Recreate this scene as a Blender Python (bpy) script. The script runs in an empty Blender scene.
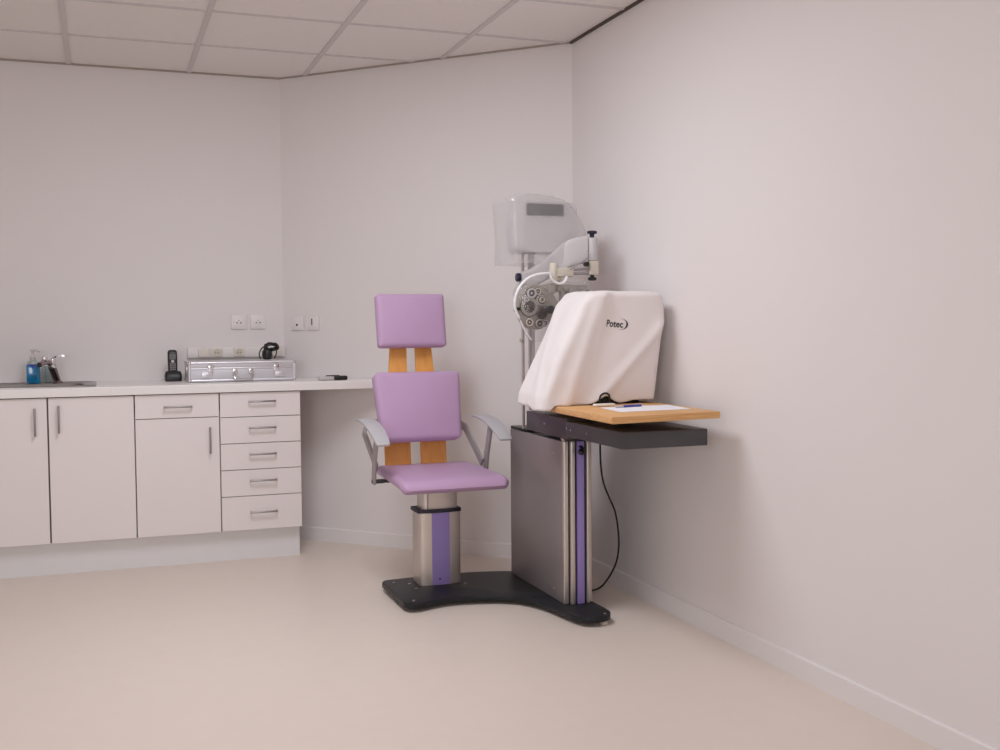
import bpy, bmesh, math, random
from mathutils import Vector, Matrix, noise
from mathutils.bvhtree import BVHTree
random.seed(4)
S = bpy.context.scene
COL = S.collection
PI = math.pi
V = Vector

# ------------------------------------------------------------------ materials
def mat(name, col, rough=0.5, metal=0.0, spec=0.5, bump=0.0, bscale=200.0, var=0.0, vscale=8.0,
        coat=0.0, stretch=None, sheen=0.0):
    m = bpy.data.materials.new(name); m.use_nodes = True
    nt = m.node_tree; b = nt.nodes['Principled BSDF']
    b.inputs['Base Color'].default_value = (*col, 1)
    b.inputs['Roughness'].default_value = rough
    b.inputs['Metallic'].default_value = metal
    b.inputs['Specular IOR Level'].default_value = spec
    b.inputs['Coat Weight'].default_value = coat
    b.inputs['Sheen Weight'].default_value = sheen
    tc = nt.nodes.new('ShaderNodeTexCoord')
    src = tc.outputs['Object']
    if stretch:
        mp = nt.nodes.new('ShaderNodeMapping'); mp.inputs['Scale'].default_value = stretch
        nt.links.new(src, mp.inputs['Vector']); src = mp.outputs['Vector']
    if var:
        n = nt.nodes.new('ShaderNodeTexNoise'); n.inputs['Scale'].default_value = vscale
        n.inputs['Detail'].default_value = 4
        nt.links.new(src, n.inputs['Vector'])
        mx = nt.nodes.new('ShaderNodeMix'); mx.data_type = 'RGBA'
        mx.inputs['A'].default_value = (*[c*(1-var) for c in col], 1)
        mx.inputs['B'].default_value = (*[min(1, c*(1+var)) for c in col], 1)
        nt.links.new(n.outputs['Fac'], mx.inputs['Factor'])
        nt.links.new(mx.outputs['Result'], b.inputs['Base Color'])
    if bump:
        n2 = nt.nodes.new('ShaderNodeTexNoise'); n2.inputs['Scale'].default_value = bscale
        n2.inputs['Detail'].default_value = 3
        nt.links.new(src, n2.inputs['Vector'])
        bp = nt.nodes.new('ShaderNodeBump'); bp.inputs['Strength'].default_value = bump
        bp.inputs['Distance'].default_value = 0.002
        nt.links.new(n2.outputs['Fac'], bp.inputs['Height'])
        nt.links.new(bp.outputs['Normal'], b.inputs['Normal'])
    return m

def wood_mat(name, c1, c2, scale=(3, 60, 60), rough=0.45):
    m = bpy.data.materials.new(name); m.use_nodes = True
    nt = m.node_tree; b = nt.nodes['Principled BSDF']
    tc = nt.nodes.new('ShaderNodeTexCoord'); mp = nt.nodes.new('ShaderNodeMapping')
    mp.inputs['Scale'].default_value = scale
    n = nt.nodes.new('ShaderNodeTexNoise'); n.inputs['Scale'].default_value = 1.0
    n.inputs['Detail'].default_value = 5; n.inputs['Distortion'].default_value = 0.6
    mx = nt.nodes.new('ShaderNodeMix'); mx.data_type = 'RGBA'
    mx.inputs['A'].default_value = (*c1, 1); mx.inputs['B'].default_value = (*c2, 1)
    rp = nt.nodes.new('ShaderNodeValToRGB')
    rp.color_ramp.elements[0].position = 0.35; rp.color_ramp.elements[1].position = 0.65
    nt.links.new(tc.outputs['Object'], mp.inputs['Vector']); nt.links.new(mp.outputs['Vector'], n.inputs['Vector'])
    nt.links.new(n.outputs['Fac'], rp.inputs['Fac']); nt.links.new(rp.outputs['Color'], mx.inputs['Factor'])
    nt.links.new(mx.outputs['Result'], b.inputs['Base Color'])
    b.inputs['Roughness'].default_value = rough
    return m

def film_mat(name, col, clear, rough=0.15, gloss=0.12, bump=0.0, facing=0.0):
    """plastic film: see-through share, milky share and a glossy share"""
    m = bpy.data.materials.new(name); m.use_nodes = True
    nt = m.node_tree; nt.nodes.clear()
    out = nt.nodes.new('ShaderNodeOutputMaterial')
    tr = nt.nodes.new('ShaderNodeBsdfTransparent'); tr.inputs['Color'].default_value = (0.97, 0.97, 0.97, 1)
    df = nt.nodes.new('ShaderNodeBsdfDiffuse'); df.inputs['Color'].default_value = (*col, 1)
    tl = nt.nodes.new('ShaderNodeBsdfTranslucent'); tl.inputs['Color'].default_value = (*col, 1)
    gl = nt.nodes.new('ShaderNodeBsdfGlossy'); gl.inputs['Roughness'].default_value = rough
    a = nt.nodes.new('ShaderNodeMixShader'); a.inputs[0].default_value = 0.45
    nt.links.new(df.outputs[0], a.inputs[1]); nt.links.new(tl.outputs[0], a.inputs[2])
    b = nt.nodes.new('ShaderNodeMixShader'); b.inputs[0].default_value = clear
    nt.links.new(a.outputs[0], b.inputs[1]); nt.links.new(tr.outputs[0], b.inputs[2])
    c = nt.nodes.new('ShaderNodeMixShader'); c.inputs[0].default_value = gloss
    nt.links.new(b.outputs[0], c.inputs[1]); nt.links.new(gl.outputs[0], c.inputs[2])
    if bump:
        tc = nt.nodes.new('ShaderNodeTexCoord')
        n = nt.nodes.new('ShaderNodeTexNoise'); n.inputs['Scale'].default_value = 28; n.inputs['Detail'].default_value = 3
        n.inputs['Distortion'].default_value = 1.5
        nt.links.new(tc.outputs['Object'], n.inputs['Vector'])
        bp = nt.nodes.new('ShaderNodeBump'); bp.inputs['Strength'].default_value = bump; bp.inputs['Distance'].default_value = 0.01
        nt.links.new(n.outputs['Fac'], bp.inputs['Height'])
        nt.links.new(bp.outputs['Normal'], gl.inputs['Normal']); nt.links.new(bp.outputs['Normal'], df.inputs['Normal'])
    nt.links.new(c.outputs[0], out.inputs['Surface'])
    return m

M = {}
M['wall'] = mat('wall_paint', (0.82, 0.777, 0.765), 0.75, spec=0.25, bump=0.05, bscale=350, var=0.01, vscale=3)
M['ceil'] = mat('ceiling_tile', (0.86, 0.805, 0.775), 0.9, spec=0.1, bump=0.25, bscale=160, var=0.02, vscale=30)
M['tbar'] = mat('ceiling_grid_metal', (0.66, 0.61, 0.60), 0.6)
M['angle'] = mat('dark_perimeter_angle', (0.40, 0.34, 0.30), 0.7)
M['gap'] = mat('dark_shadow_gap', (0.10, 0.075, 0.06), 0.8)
M['skirt'] = mat('baseboard_paint', (0.82, 0.785, 0.775), 0.5)
M['floor'] = mat('beige_vinyl', (0.80, 0.70, 0.62), 0.38, spec=0.35, bump=0.03, bscale=90, var=0.025, vscale=14)
M['lam'] = mat('white_laminate', (0.86, 0.805, 0.79), 0.5, spec=0.35, var=0.012, vscale=4)
M['gapshade'] = mat('dark_gap_shade', (0.16, 0.13, 0.13), 0.8)
M['plinth'] = mat('plinth_laminate', (0.80, 0.785, 0.785), 0.5)
M['top'] = mat('worktop_laminate', (0.90, 0.865, 0.845), 0.35, var=0.01, vscale=20)
M['steel'] = mat('brushed_steel', (0.42, 0.41, 0.41), 0.32, 1.0, bump=0.05, bscale=200)
M['handle'] = mat('handle_steel', (0.36, 0.34, 0.34), 0.38, 0.9)
M['chrome'] = mat('chrome', (0.75, 0.74, 0.75), 0.08, 1.0)
M['lav'] = mat('lavender_vinyl', (0.54, 0.352, 0.54), 0.42, spec=0.4, bump=0.06, bscale=260, var=0.02, vscale=20)
M['ply'] = wood_mat('orange_plywood', (0.80, 0.34, 0.075), (0.88, 0.43, 0.11), (25, 25, 4))
M['tabwood'] = wood_mat('beech_laminate', (0.64, 0.325, 0.115), (0.78, 0.465, 0.20), (3, 60, 260))
M['armgrey'] = mat('grey_painted_metal', (0.40, 0.365, 0.37), 0.45, 0.25)
M['padgrey'] = mat('grey_moulded_pad', (0.50, 0.485, 0.50), 0.5)
M['alu'] = mat('champagne_aluminium', (0.66, 0.60, 0.55), 0.36, 0.75, bump=0.04, bscale=60, stretch=(30, 30, 1))
M['purple'] = mat('violet_insert', (0.34, 0.255, 0.60), 0.4)
M['navy'] = mat('navy_slot', (0.012, 0.011, 0.03), 0.5)
M['base'] = mat('black_powder_coat', (0.013, 0.0145, 0.018), 0.45, spec=0.35, bump=0.12, bscale=500)
M['black'] = mat('black_plastic', (0.012, 0.012, 0.013), 0.4)
M['panel'] = mat('smoky_grey_panel', (0.30, 0.262, 0.262), 0.40, 0.35, var=0.04, vscale=6)
M['box'] = mat('charcoal_steel', (0.072, 0.071, 0.078), 0.42, 0.2, bump=0.05, bscale=500)
M['boxp'] = mat('plum_grey_steel', (0.082, 0.068, 0.080), 0.42, 0.2)
M['cover'] = mat('white_dust_cloth', (0.86, 0.80, 0.79), 0.8, spec=0.2, bump=0.12, bscale=500, sheen=0.2)
M['ink'] = mat('black_print', (0.03, 0.02, 0.03), 0.6)
M['paper'] = mat('white_paper', (0.88, 0.87, 0.92), 0.7)
M['blue'] = mat('blue_pen_plastic', (0.05, 0.065, 0.35), 0.3)
M['white'] = mat('white_plastic', (0.85, 0.81, 0.79), 0.4)
M['ivory'] = mat('ivory_enamel', (0.68, 0.62, 0.52), 0.4)
M['lgrey'] = mat('light_grey_enamel', (0.60, 0.57, 0.58), 0.45)
M['phor'] = mat('pale_metal_housing', (0.42, 0.38, 0.34), 0.42, 0.25, var=0.05, vscale=20)
M['brown'] = mat('bronze_ring', (0.10, 0.08, 0.07), 0.35, 0.6)
M['lens'] = mat('lens_glass', (0.05, 0.045, 0.05), 0.05, spec=0.8)
M['navyk'] = mat('navy_knob', (0.010, 0.010, 0.035), 0.3)
M['clear'] = film_mat('clear_film', (0.9, 0.9, 0.92), 0.93, 0.08, 0.07, 0.5)
M['milky'] = film_mat('milky_film', (0.90, 0.875, 0.87), 0.71, 0.2, 0.06, 0.15)
M['rim'] = mat('white_bag_rim', (0.88, 0.87, 0.88), 0.35)
M['case'] = mat('aluminium_sheet', (0.64, 0.63, 0.655), 0.48, 0.35, bump=0.06, bscale=220)
M['casedge'] = mat('aluminium_extrusion', (0.74, 0.73, 0.76), 0.30, 0.6)
M['cream'] = mat('cream_plastic', (0.80, 0.74, 0.66), 0.45)
M['soapb'] = mat('blue_soap', (0.010, 0.24, 0.50), 0.15, spec=0.6, coat=0.4)
M['soaplab'] = mat('dark_blue_label', (0.015, 0.055, 0.40), 0.4)
M['teal'] = film_mat('pale_green_plastic', (0.58, 0.69, 0.66), 0.55, 0.1, 0.1)
M['pump'] = mat('pump_white', (0.72, 0.66, 0.66), 0.35)
M['tapdark'] = mat('tap_bronze_chrome', (0.30, 0.24, 0.25), 0.12, 1.0)
M['bowl'] = mat('steel_bowl', (0.30, 0.285, 0.27), 0.3, 1.0)
M['greyscreen'] = mat('grey_screen', (0.16, 0.16, 0.16), 0.2)
M['keys'] = mat('grey_keypad', (0.20, 0.18, 0.185), 0.4)
M['window'] = mat('dark_display_window', (0.004, 0.004, 0.008), 0.35)
M['devgrey'] = mat('grey_device_plastic', (0.55, 0.52, 0.52), 0.4)

# ------------------------------------------------------------------ mesh helpers
def NB(): return bmesh.new()
def box(bm, a, b, bev=0.0, seg=2):
    a = V(a); b = V(b); t = bmesh.new()
    bmesh.ops.create_cube(t, size=1.0)
    c = (a+b)/2; d = b-a
    for v in t.verts: v.co = V((v.co.x*d.x+c.x, v.co.y*d.y+c.y, v.co.z*d.z+c.z))
    if bev > 0:
        bmesh.ops.bevel(t, geom=list(t.edges), offset=min(bev, 0.49*min(abs(d.x), abs(d.y), abs(d.z))), segments=seg, profile=0.5, affect='EDGES')
    join(bm, t)
def join(bm, t):
    me = bpy.data.meshes.new('tmp'); t.to_mesh(me); t.free(); bm.from_mesh(me); bpy.data.meshes.remove(me)
def frame(d):
    d = d.normalized(); up = V((0, 0, 1)) if abs(d.z) < 0.9 else V((1, 0, 0))
    x = d.cross(up).normalized(); y = x.cross(d).normalized()
    return x, y
def loft(bm, rings, cap=True, closed=False):
    vr = [[bm.verts.new(p) for p in r] for r in rings]
    n = len(vr[0]); m = len(vr)
    for i in range(m if closed else m-1):
        a = vr[i]; b = vr[(i+1) % m]
        for k in range(n):
            bm.faces.new((a[k], a[(k+1) % n], b[(k+1) % n], b[k]))
    if cap and not closed:
        bm.faces.new(list(reversed(vr[0]))); bm.faces.new(vr[-1])
    bmesh.ops.recalc_face_normals(bm, faces=bm.faces[:])
def cyl(bm, a, b, r, r2=None, n=20, bev=0.0):
    a = V(a); b = V(b); r2 = r if r2 is None else r2
    x, y = frame(b-a); d = (b-a).normalized(); L = (b-a).length
    st = [(0, r), (L, r2)] if not bev else [(0, r-bev), (bev*0.3, r-bev*0.3), (bev, r), (L-bev, r2), (L-bev*0.3, r2-bev*0.3), (L, r2-bev)]
    t = bmesh.new()
    loft(t, [[a+d*h+(x*math.cos(2*PI*k/n)+y*math.sin(2*PI*k/n))*rr for k in range(n)] for h, rr in st])
    join(bm, t)
def lathe(bm, base, axis, prof, n=24):
    base = V(base); d = V(axis).normalized(); x, y = frame(d)
    t = bmesh.new()
    loft(t, [[base+d*h+(x*math.cos(2*PI*k/n)+y*math.sin(2*PI*k/n))*max(r, 1e-4) for k in range(n)] for r, h in prof])
    join(bm, t)
def smooth_pts(pts, sub=6):
    P = [V(p) for p in pts]; out = []
    for i in range(len(P)-1):
        p0 = P[max(i-1, 0)]; p1 = P[i]; p2 = P[i+1]; p3 = P[min(i+2, len(P)-1)]
        for k in range(sub):
            t = k/sub
            out.append(0.5*((2*p1)+(p2-p0)*t+(2*p0-5*p1+4*p2-p3)*t*t+(3*p1-p0-3*p2+p3)*t**3))
    out.append(P[-1]); return out
def tube(bm, pts, r, n=10, sub=6):
    P = smooth_pts(pts, sub) if sub > 1 else [V(p) for p in pts]
    t = bmesh.new(); rings = []; x = None
    for i, p in enumerate(P):
        d = (P[min(i+1, len(P)-1)]-P[max(i-1, 0)]).normalized()
        if x is None: x, y = frame(d)
        else:
            x = (x-d*x.dot(d)).normalized(); y = d.cross(x).normalized()
        rings.append([p+(x*math.cos(2*PI*k/n)+y*math.sin(2*PI*k/n))*r for k in range(n)])
    loft(t, rings); join(bm, t)
def strap(bm, pts, wdir, w, th, bev=0.0):
    """flat bar along a path: width w along wdir, thickness th across"""
    P = [V(p) for p in pts]; wd = V(wdir).normalized(); t = bmesh.new(); rings = []
    W = w if isinstance(w, (list, tuple)) else [w]*len(P)
    for i, p in enumerate(P):
        d = (P[min(i+1, len(P)-1)]-P[max(i-1, 0)]).normalized()
        nrm = d.cross(wd).normalized()
        a = wd*W[i]/2; b = nrm*th/2
        rings.append([p-a-b, p+a-b, p+a+b, p-a+b])
    loft(t, rings)
    if bev: bmesh.ops.bevel(t, geom=list(t.edges), offset=bev, segments=2, profile=0.5, affect='EDGES')
    join(bm, t)
def prism(bm, poly, z0, z1, bev=0.0, seg=2):
    t = bmesh.new()
    loft(t, [[V((x, y, z0)) for x, y in poly], [V((x, y, z1)) for x, y in poly]])
    if bev:
        es = [e for e in t.edges if abs(e.verts[0].co.z-e.verts[1].co.z) < 1e-6]
        bmesh.ops.bevel(t, geom=es, offset=bev, segments=seg, profile=0.5, affect='EDGES')
    join(bm, t)
def rrect(xa, xb, ya, yb, r, n=8):
    out = []
    for cx, cy, a0 in ((xb-r, ya+r, -PI/2), (xb-r, yb-r, 0), (xa+r, yb-r, PI/2), (xa+r, ya+r, PI)):
        for k in range(n+1):
            a = a0+PI/2*k/n; out.append((cx+r*math.cos(a), cy+r*math.sin(a)))
    return out

WL = {}
def obj(name, bm, m, parent=None, shade=True, angle=35):
    me = bpy.data.meshes.new(name)
    bmesh.ops.recalc_face_normals(bm, faces=bm.faces[:])
    off = V((0, 0, 0))
    if parent is not None: off = WL[parent.name]
    if parent is None:
        xs = [v.co for v in bm.verts]
        off = V(((min(c.x for c in xs)+max(c.x for c in xs))/2, (min(c.y for c in xs)+max(c.y for c in xs))/2, min(c.z for c in xs)))
    for v in bm.verts: v.co -= off
    bm.to_mesh(me); bm.free()
    me.materials.append(M[m] if isinstance(m, str) else m)
    if shade:
        for p in me.polygons: p.use_smooth = True
        me.set_sharp_from_angle(angle=math.radians(angle))
    o = bpy.data.objects.new(name, me); COL.objects.link(o)
    if parent is not None:
        o.parent = parent; WL[o.name] = off       # part origin coincides with its thing's
    else:
        o.location = off; WL[o.name] = off
    return o
def tag(o, label, cat, group=None):
    o['label'] = label; o['category'] = cat
    if group: o['group'] = group
    return o
def thing(name, label, cat, loc, group=None):
    o = bpy.data.objects.new(name, None); COL.objects.link(o); o.location = loc
    o.empty_display_size = 0.1; WL[o.name] = V(loc)
    return tag(o, label, cat, group)
def struct(name, bm, m, **k):
    o = obj(name, bm, m, **k); o['kind'] = 'structure'; return o
def dup(root, delta, label):
    r = root.copy(); COL.objects.link(r); r.location = root.location+V(delta); r['label'] = label
    WL[r.name] = WL[root.name]+V(delta)
    for ch in list(root.children):
        c = ch.copy(); COL.objects.link(c); c.parent = r
        for g in list(ch.children):
            d = g.copy(); COL.objects.link(d); d.parent = c
    return r

# ------------------------------------------------------------------ room shell
YA, XC, H = 6.104, 2.175, 2.56          # wall behind the counter, right wall, ceiling height
XA, YB = 0.952, 4.881                   # ends of the 45 degree corner wall
XL, YF = -2.6, -1.6
def wallslab(p, q, n, t=0.1):
    bm = NB(); p = V((*p, 0)); q = V((*q, 0)); n = V((*n, 0)).normalized()*t
    a = [p, q, q+n, p+n]
    loft(bm, [[v.copy() for v in a], [v+V((0, 0, H+0.06)) for v in a]]); return bm
struct('wall_back', wallslab((XL, YA), (XA, YA), (0, 1)), 'wall', shade=False)
struct('wall_corner', wallslab((XA, YA), (XC, YB), (1, 1)), 'wall', shade=False)
struct('wall_right', wallslab((XC, YB), (XC, YF), (1, 0)), 'wall', shade=False)
struct('wall_left', wallslab((XL, YF), (XL, YA), (-1, 0)), 'wall', shade=False)
struct('wall_front', wallslab((XC, YF), (XL, YF), (0, -1)), 'wall', shade=False)
OUT = [(XL, YF), (XC, YF), (XC, YB), (XA, YA), (XL, YA)]
bm = NB(); prism(bm, OUT, -0.05, 0.0); struct('floor', bm, 'floor', shade=False)
bm = NB(); prism(bm, OUT, H, H+0.05); struct('ceiling', bm, 'ceil', shade=False)
def yend(x):   # far limit of the ceiling at a given x
    return YA if x <= XA else YA-(x-XA)
bm = NB(); T = 0.6; w = 0.012
x = -0.1305-4*T
while x < XC:
    if x > XL: box(bm, (x-w, YF, H-0.006), (x+w, yend(x+w), H+0.001))
    x += T
y = 5.498
while y > YF:
    xe = XC if y < YB else XA+(YA-y)
    box(bm, (XL, y-w*0.8, H-0.005), (xe, y+w*0.8, H+0.001)); y -= T
struct('trim_1', bm, 'tbar', shade=False)
def strip(p, q, n, w_, z0, z1):
    bm = NB(); p = V((*p, 0)); q = V((*q, 0)); n = V((*n, 0)).normalized()*w_
    a = [p, q, q+n, p+n]
    loft(bm, [[v+V((0, 0, z0)) for v in a], [v+V((0, 0, z1)) for v in a]]); return bm
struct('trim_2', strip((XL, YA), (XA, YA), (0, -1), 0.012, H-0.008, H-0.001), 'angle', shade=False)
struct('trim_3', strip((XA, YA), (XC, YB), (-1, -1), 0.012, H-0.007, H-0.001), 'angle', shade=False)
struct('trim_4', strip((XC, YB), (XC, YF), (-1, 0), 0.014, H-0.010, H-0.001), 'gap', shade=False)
def skirt(p, q, n, h=0.075, t=0.012):
    bm = NB(); p = V((*p, 0)); q = V((*q, 0)); n = V((*n, 0)).normalized()
    prof = [(0, 0), (t, 0), (t, h-0.006), (t-0.006, h), (0, h)]
    loft(bm, [[e+n*a+V((0, 0, b)) for a, b in prof] for e in (p, q)]); return bm
struct('baseboard_back', skirt((XL, YA), (XA, YA), (0, -1)), 'skirt', shade=False)
struct('baseboard_corner', skirt((XA, YA), (XC, YB), (-1, -1)), 'skirt', shade=False)
struct('baseboard_right', skirt((XC, YB), (XC, YF), (-1, 0)), 'skirt', shade=False)

# ------------------------------------------------------------------ kitchen units
YC = 5.568; ZB, ZT = 0.156, 0.862
def carcass(t, x0, x1):
    bm = NB(); th = 0.016; f = YC+0.019; bk = YA-0.03
    box(bm, (x0, f, ZB), (x0+th, bk, ZT)); box(bm, (x1-th, f, ZB), (x1, bk, ZT))
    box(bm, (x0, f, ZB), (x1, bk, ZB+th)); box(bm, (x0, bk-0.008, ZB), (x1, bk, ZT))
    box(bm, (x0, f, ZT-0.09), (x1, f+0.018, ZT))
    obj('body', bm, 'lam', t, shade=False)
    bm = NB(); box(bm, (x0+0.004, YC+0.013, ZB+0.004), (x1-0.004, YC+0.0188, ZT-0.003))  # dark sheet standing in for the shade in the gaps between fronts
    obj('gap_shade_sheet', bm, 'gapshade', t, shade=False)
def front(t, name, x0, x1, z0, z1, hv=None, hx=None, hz=None, g=0.0018):
    bm = NB(); box(bm, (x0+g, YC, z0+g), (x1-g, YC+0.0125, z1-g), 0.0012, 1)
    d = obj(name, bm, 'lam', t, shade=False)
    bm = NB(); r = 0.0048; o = YC-0.026
    if hv == 'v':
        pts = [(hx, YC, hz+0.062), (hx, o, hz+0.066), (hx, o, hz-0.066), (hx, YC, hz-0.062)]
    else:
        pts = [(hx-0.064, YC, hz), (hx-0.067, o, hz), (hx+0.067, o, hz), (hx+0.064, YC, hz)]
    cyl(bm, pts[1], pts[2], r, n=12, bev=0.001)
    for a in (pts[0], pts[3]): 
        b = V((a[0], o, a[2])); cyl(bm, a, b, r*0.85, n=10)
    obj('handle', bm, 'handle', d)
t = thing('sink_cabinet', 'white two-door base cabinet under the sink, leftmost of the units', 'cabinet', (-0.254, 5.83, ZB), 'white base cabinets under the worktop')
carcass(t, -0.646, 0.137)
front(t, 'door', -0.646, -0.2555, ZB, ZT-0.003, 'v', -0.310, 0.745, 0.0022); front(t, 'door', -0.2525, 0.137, ZB, ZT-0.003, 'v', -0.205, 0.755, 0.0022)
t = thing('base_cabinet', 'white base cabinet with one drawer above a single door', 'cabinet', (0.34, 5.83, ZB), 'white base cabinets under the worktop')
carcass(t, 0.139, 0.541)
front(t, 'drawer', 0.139, 0.541, 0.740, ZT-0.003, 'h', 0.342, 0.797); front(t, 'door', 0.139, 0.541, ZB, 0.740, 'v', 0.493, 0.625)
t = thing('drawer_cabinet', 'white cabinet with five stacked drawers at the right end of the units', 'cabinet', (0.745, 5.83, ZB), 'white base cabinets under the worktop')
carcass(t, 0.543, 0.9475)
zs = [ZT-0.003, 0.734, 0.600, 0.466, 0.331, ZB]
for i in range(5): front(t, 'drawer', 0.543, 0.9475, zs[i+1], zs[i], 'h', 0.752, (zs[i]+zs[i+1])/2+(0.016 if i == 0 else 0.012 if i < 4 else 0.006))
bm = NB(); box(bm, (-0.646, YC+0.05, 0), (0.940, YC+0.066, ZB-0.001)); box(bm, (0.924, YC+0.066, 0), (0.940, YA-0.03, ZB-0.001))
tag(obj('plinth', bm, 'plinth', shade=False), 'pale recessed kickboard running along the floor beneath the cabinets', 'plinth')

# worktop with a sink cut-out; its right end runs to a point against the corner wall
def worktop():
    bm = NB(); y0, y1 = 5.553, YA-0.001; z0, z1 = ZT+0.0005, 0.905
    hx0, hx1, hy0, hy1 = -0.555, -0.085, 5.66, 5.96
    xs = [-0.66, hx0, hx1, XA-0.002]; ys = [y0, hy0, hy1, y1]
    g = {}
    def v(x, y, z):
        k = (round(x, 5), round(y, 5), round(z, 5))
        if k not in g: g[k] = bm.verts.new((x, y, z))
        return g[k]
    for z in (z0, z1):
        for i in range(3):
            for j in range(3):
                if i == 1 and j == 1: continue
                bm.faces.new([v(xs[i], ys[j], z), v(xs[i+1], ys[j], z), v(xs[i+1], ys[j+1], z), v(xs[i], ys[j+1], z)])
        tri = [v(xs[3], ys[j], z) for j in range(3, -1, -1)]+[v(XA+(YA-y0)-0.003, y0, z)]
        bm.faces.new(tri)
    be = [e for e in bm.edges if len(e.link_faces) == 1]
    for e in be:
        a, b = e.verts
        if abs(a.co.z-z0) < 1e-6:
            bm.faces.new([a, b, v(b.co.x, b.co.y, z1), v(a.co.x, a.co.y, z1)])
    es = [e for e in bm.edges if all(abs(q.co.y-y0) < 1e-6 and abs(q.co.z-z1) < 1e-6 for q in e.verts)]
    bmesh.ops.recalc_face_normals(bm, faces=bm.faces[:])
    bmesh.ops.bevel(bm, geom=es, offset=0.006, segments=3, profile=0.5, affect='EDGES')
    return bm
tag(obj('worktop', worktop(), 'top', shade=False), 'long white laminate worktop over the cabinets, tapering to a point at the corner wall', 'worktop')

# sink
t = thing('sink', 'inset stainless steel sink at the left end of the worktop', 'sink', (-0.33, 5.80, 0.905))
bm = NB(); sx0, sx1, sy0, sy1 = -0.64, -0.034, 5.60, 6.03
outer = rrect(sx0, sx1, sy0, sy1, 0.03, 6); inner = rrect(-0.545, -0.095, 5.67, 5.95, 0.05, 6)
def ring_plate(bm, rings):
    vr = [[bm.verts.new(p) for p in r] for r in rings]
    n = len(vr[0])
    for a, b in zip(vr[:-1], vr[1:]):
        for k in range(n): bm.faces.new((a[k], a[(k+1) % n], b[(k+1) % n], b[k]))
    return vr
def sc(poly, d, z):
    cx = sum(p[0] for p in poly)/len(poly); cy = sum(p[1] for p in poly)/len(poly)
    hx = max(p[0] for p in poly)-cx; hy = max(p[1] for p in poly)-cy
    return [V((cx+(p[0]-cx)*(hx+d)/hx, cy+(p[1]-cy)*(hy+d)/hy, z)) for p in poly]
ring_plate(bm, [sc(outer, 0, 0.9053), sc(outer, 0, 0.909), sc(outer, -0.006, 0.914), sc(outer, -0.018, 0.914), sc(outer, -0.026, 0.909), sc(inner, 0.004, 0.909), sc(inner, 0, 0.906)])
obj('rim', bm, 'steel', t)
bm = NB(); vr = ring_plate(bm, [sc(inner, 0, 0.9065), sc(inner, -0.006, 0.89), sc(inner, -0.012, 0.79), sc(inner, -0.05, 0.765)])
bm.faces.new(vr[-1]); obj('bowl', bm, 'bowl', t)
# mixer tap behind the bowl
t = thing('mixer_tap', 'chrome single-lever mixer tap at the back of the sink', 'tap', (-0.225, 5.985, 0.909))
bm = NB(); lathe(bm, (-0.222, 5.985, 0.909), (0, 0, 1), [(0.027, 0), (0.027, 0.006), (0.021, 0.012)])
cyl(bm, (-0.222, 5.985, 0.918), (-0.247, 5.955, 1.000), 0.018, 0.020, 20)
obj('body', bm, 'tapdark', t)
bm = NB(); tube(bm, [(-0.246, 5.957, 1.000), (-0.262, 5.92, 1.018), (-0.283, 5.86, 1.016), (-0.297, 5.82, 1.008)], 0.013, 14)
obj('spout', bm, 'tapdark', t)
bm = NB(); lathe(bm, (-0.275, 5.88, 1.022), (0, -0.1, 1), [(0.004, 0), (0.015, 0.006), (0.018, 0.016), (0.014, 0.028), (0.004, 0.032)])
obj('diverter', bm, 'chrome', t)
bm = NB(); cyl(bm, (-0.243, 5.955, 0.985), (-0.243, 5.955, 1.035), 0.019, 0.017, 20, 0.004)
strap(bm, smooth_pts([(-0.243, 5.955, 1.034), (-0.22, 5.945, 1.046), (-0.19, 5.94, 1.049), (-0.168, 5.94, 1.050)], 5), (0, 1, 0), 0.020, 0.008)
obj('lever', bm, 'chrome', t)
# soap bottle
t = thing('soap_dispenser', 'square bottle of bright blue liquid soap with white pump', 'soap bottle', (-0.335, 5.985, 0.909))
bm = NB(); box(bm, (-0.366, 5.965, 0.9095), (-0.302, 6.003, 1.008), 0.008, 3); obj('bottle', bm, 'soapb', t)
bm = NB(); prism(bm, [(-0.355, 5.963), (-0.312, 5.963), (-0.312, 5.9648), (-0.355, 5.9648)], 0.998, 1.0075); 
lt = bmesh.new(); loft(lt, [[V((-0.347, yy, 0.999)), V((-0.321, yy, 0.999)), V((-0.334, yy, 0.983))] for yy in (5.963, 5.9648)]); join(bm, lt)
obj('label_patch', bm, 'soaplab', t, shade=False)
bm = NB(); lathe(bm, (-0.335, 5.984, 1.0075), (0, 0, 1), [(0.029, 0), (0.026, 0.012), (0.013, 0.022), (0.013, 0.03)]); obj('neck', bm, 'teal', t)
bm = NB(); lathe(bm, (-0.335, 5.984, 1.0378), (0, 0, 1), [(0.014, 0), (0.014, 0.014), (0.006, 0.016), (0.006, 0.034), (0.013, 0.036), (0.013, 0.046)])
strap(bm, [(-0.335, 5.984, 1.079), (-0.308, 5.95, 1.079), (-0.302, 5.943, 1.072)], (0.7, 0.6, 0), 0.012, 0.008); obj('pump', bm, 'pump', t)
# translucent cup behind the tap
bm = NB(); lathe(bm, (-0.268, 6.066, 0.9058), (0, 0, 1), [(0.026, 0), (0.029, 0.002), (0.033, 0.088), (0.031, 0.088), (0.027, 0.006), (0.001, 0.006)])
tag(obj('cup', bm, 'teal'), 'pale green translucent cup standing behind the tap', 'cup')

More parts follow.
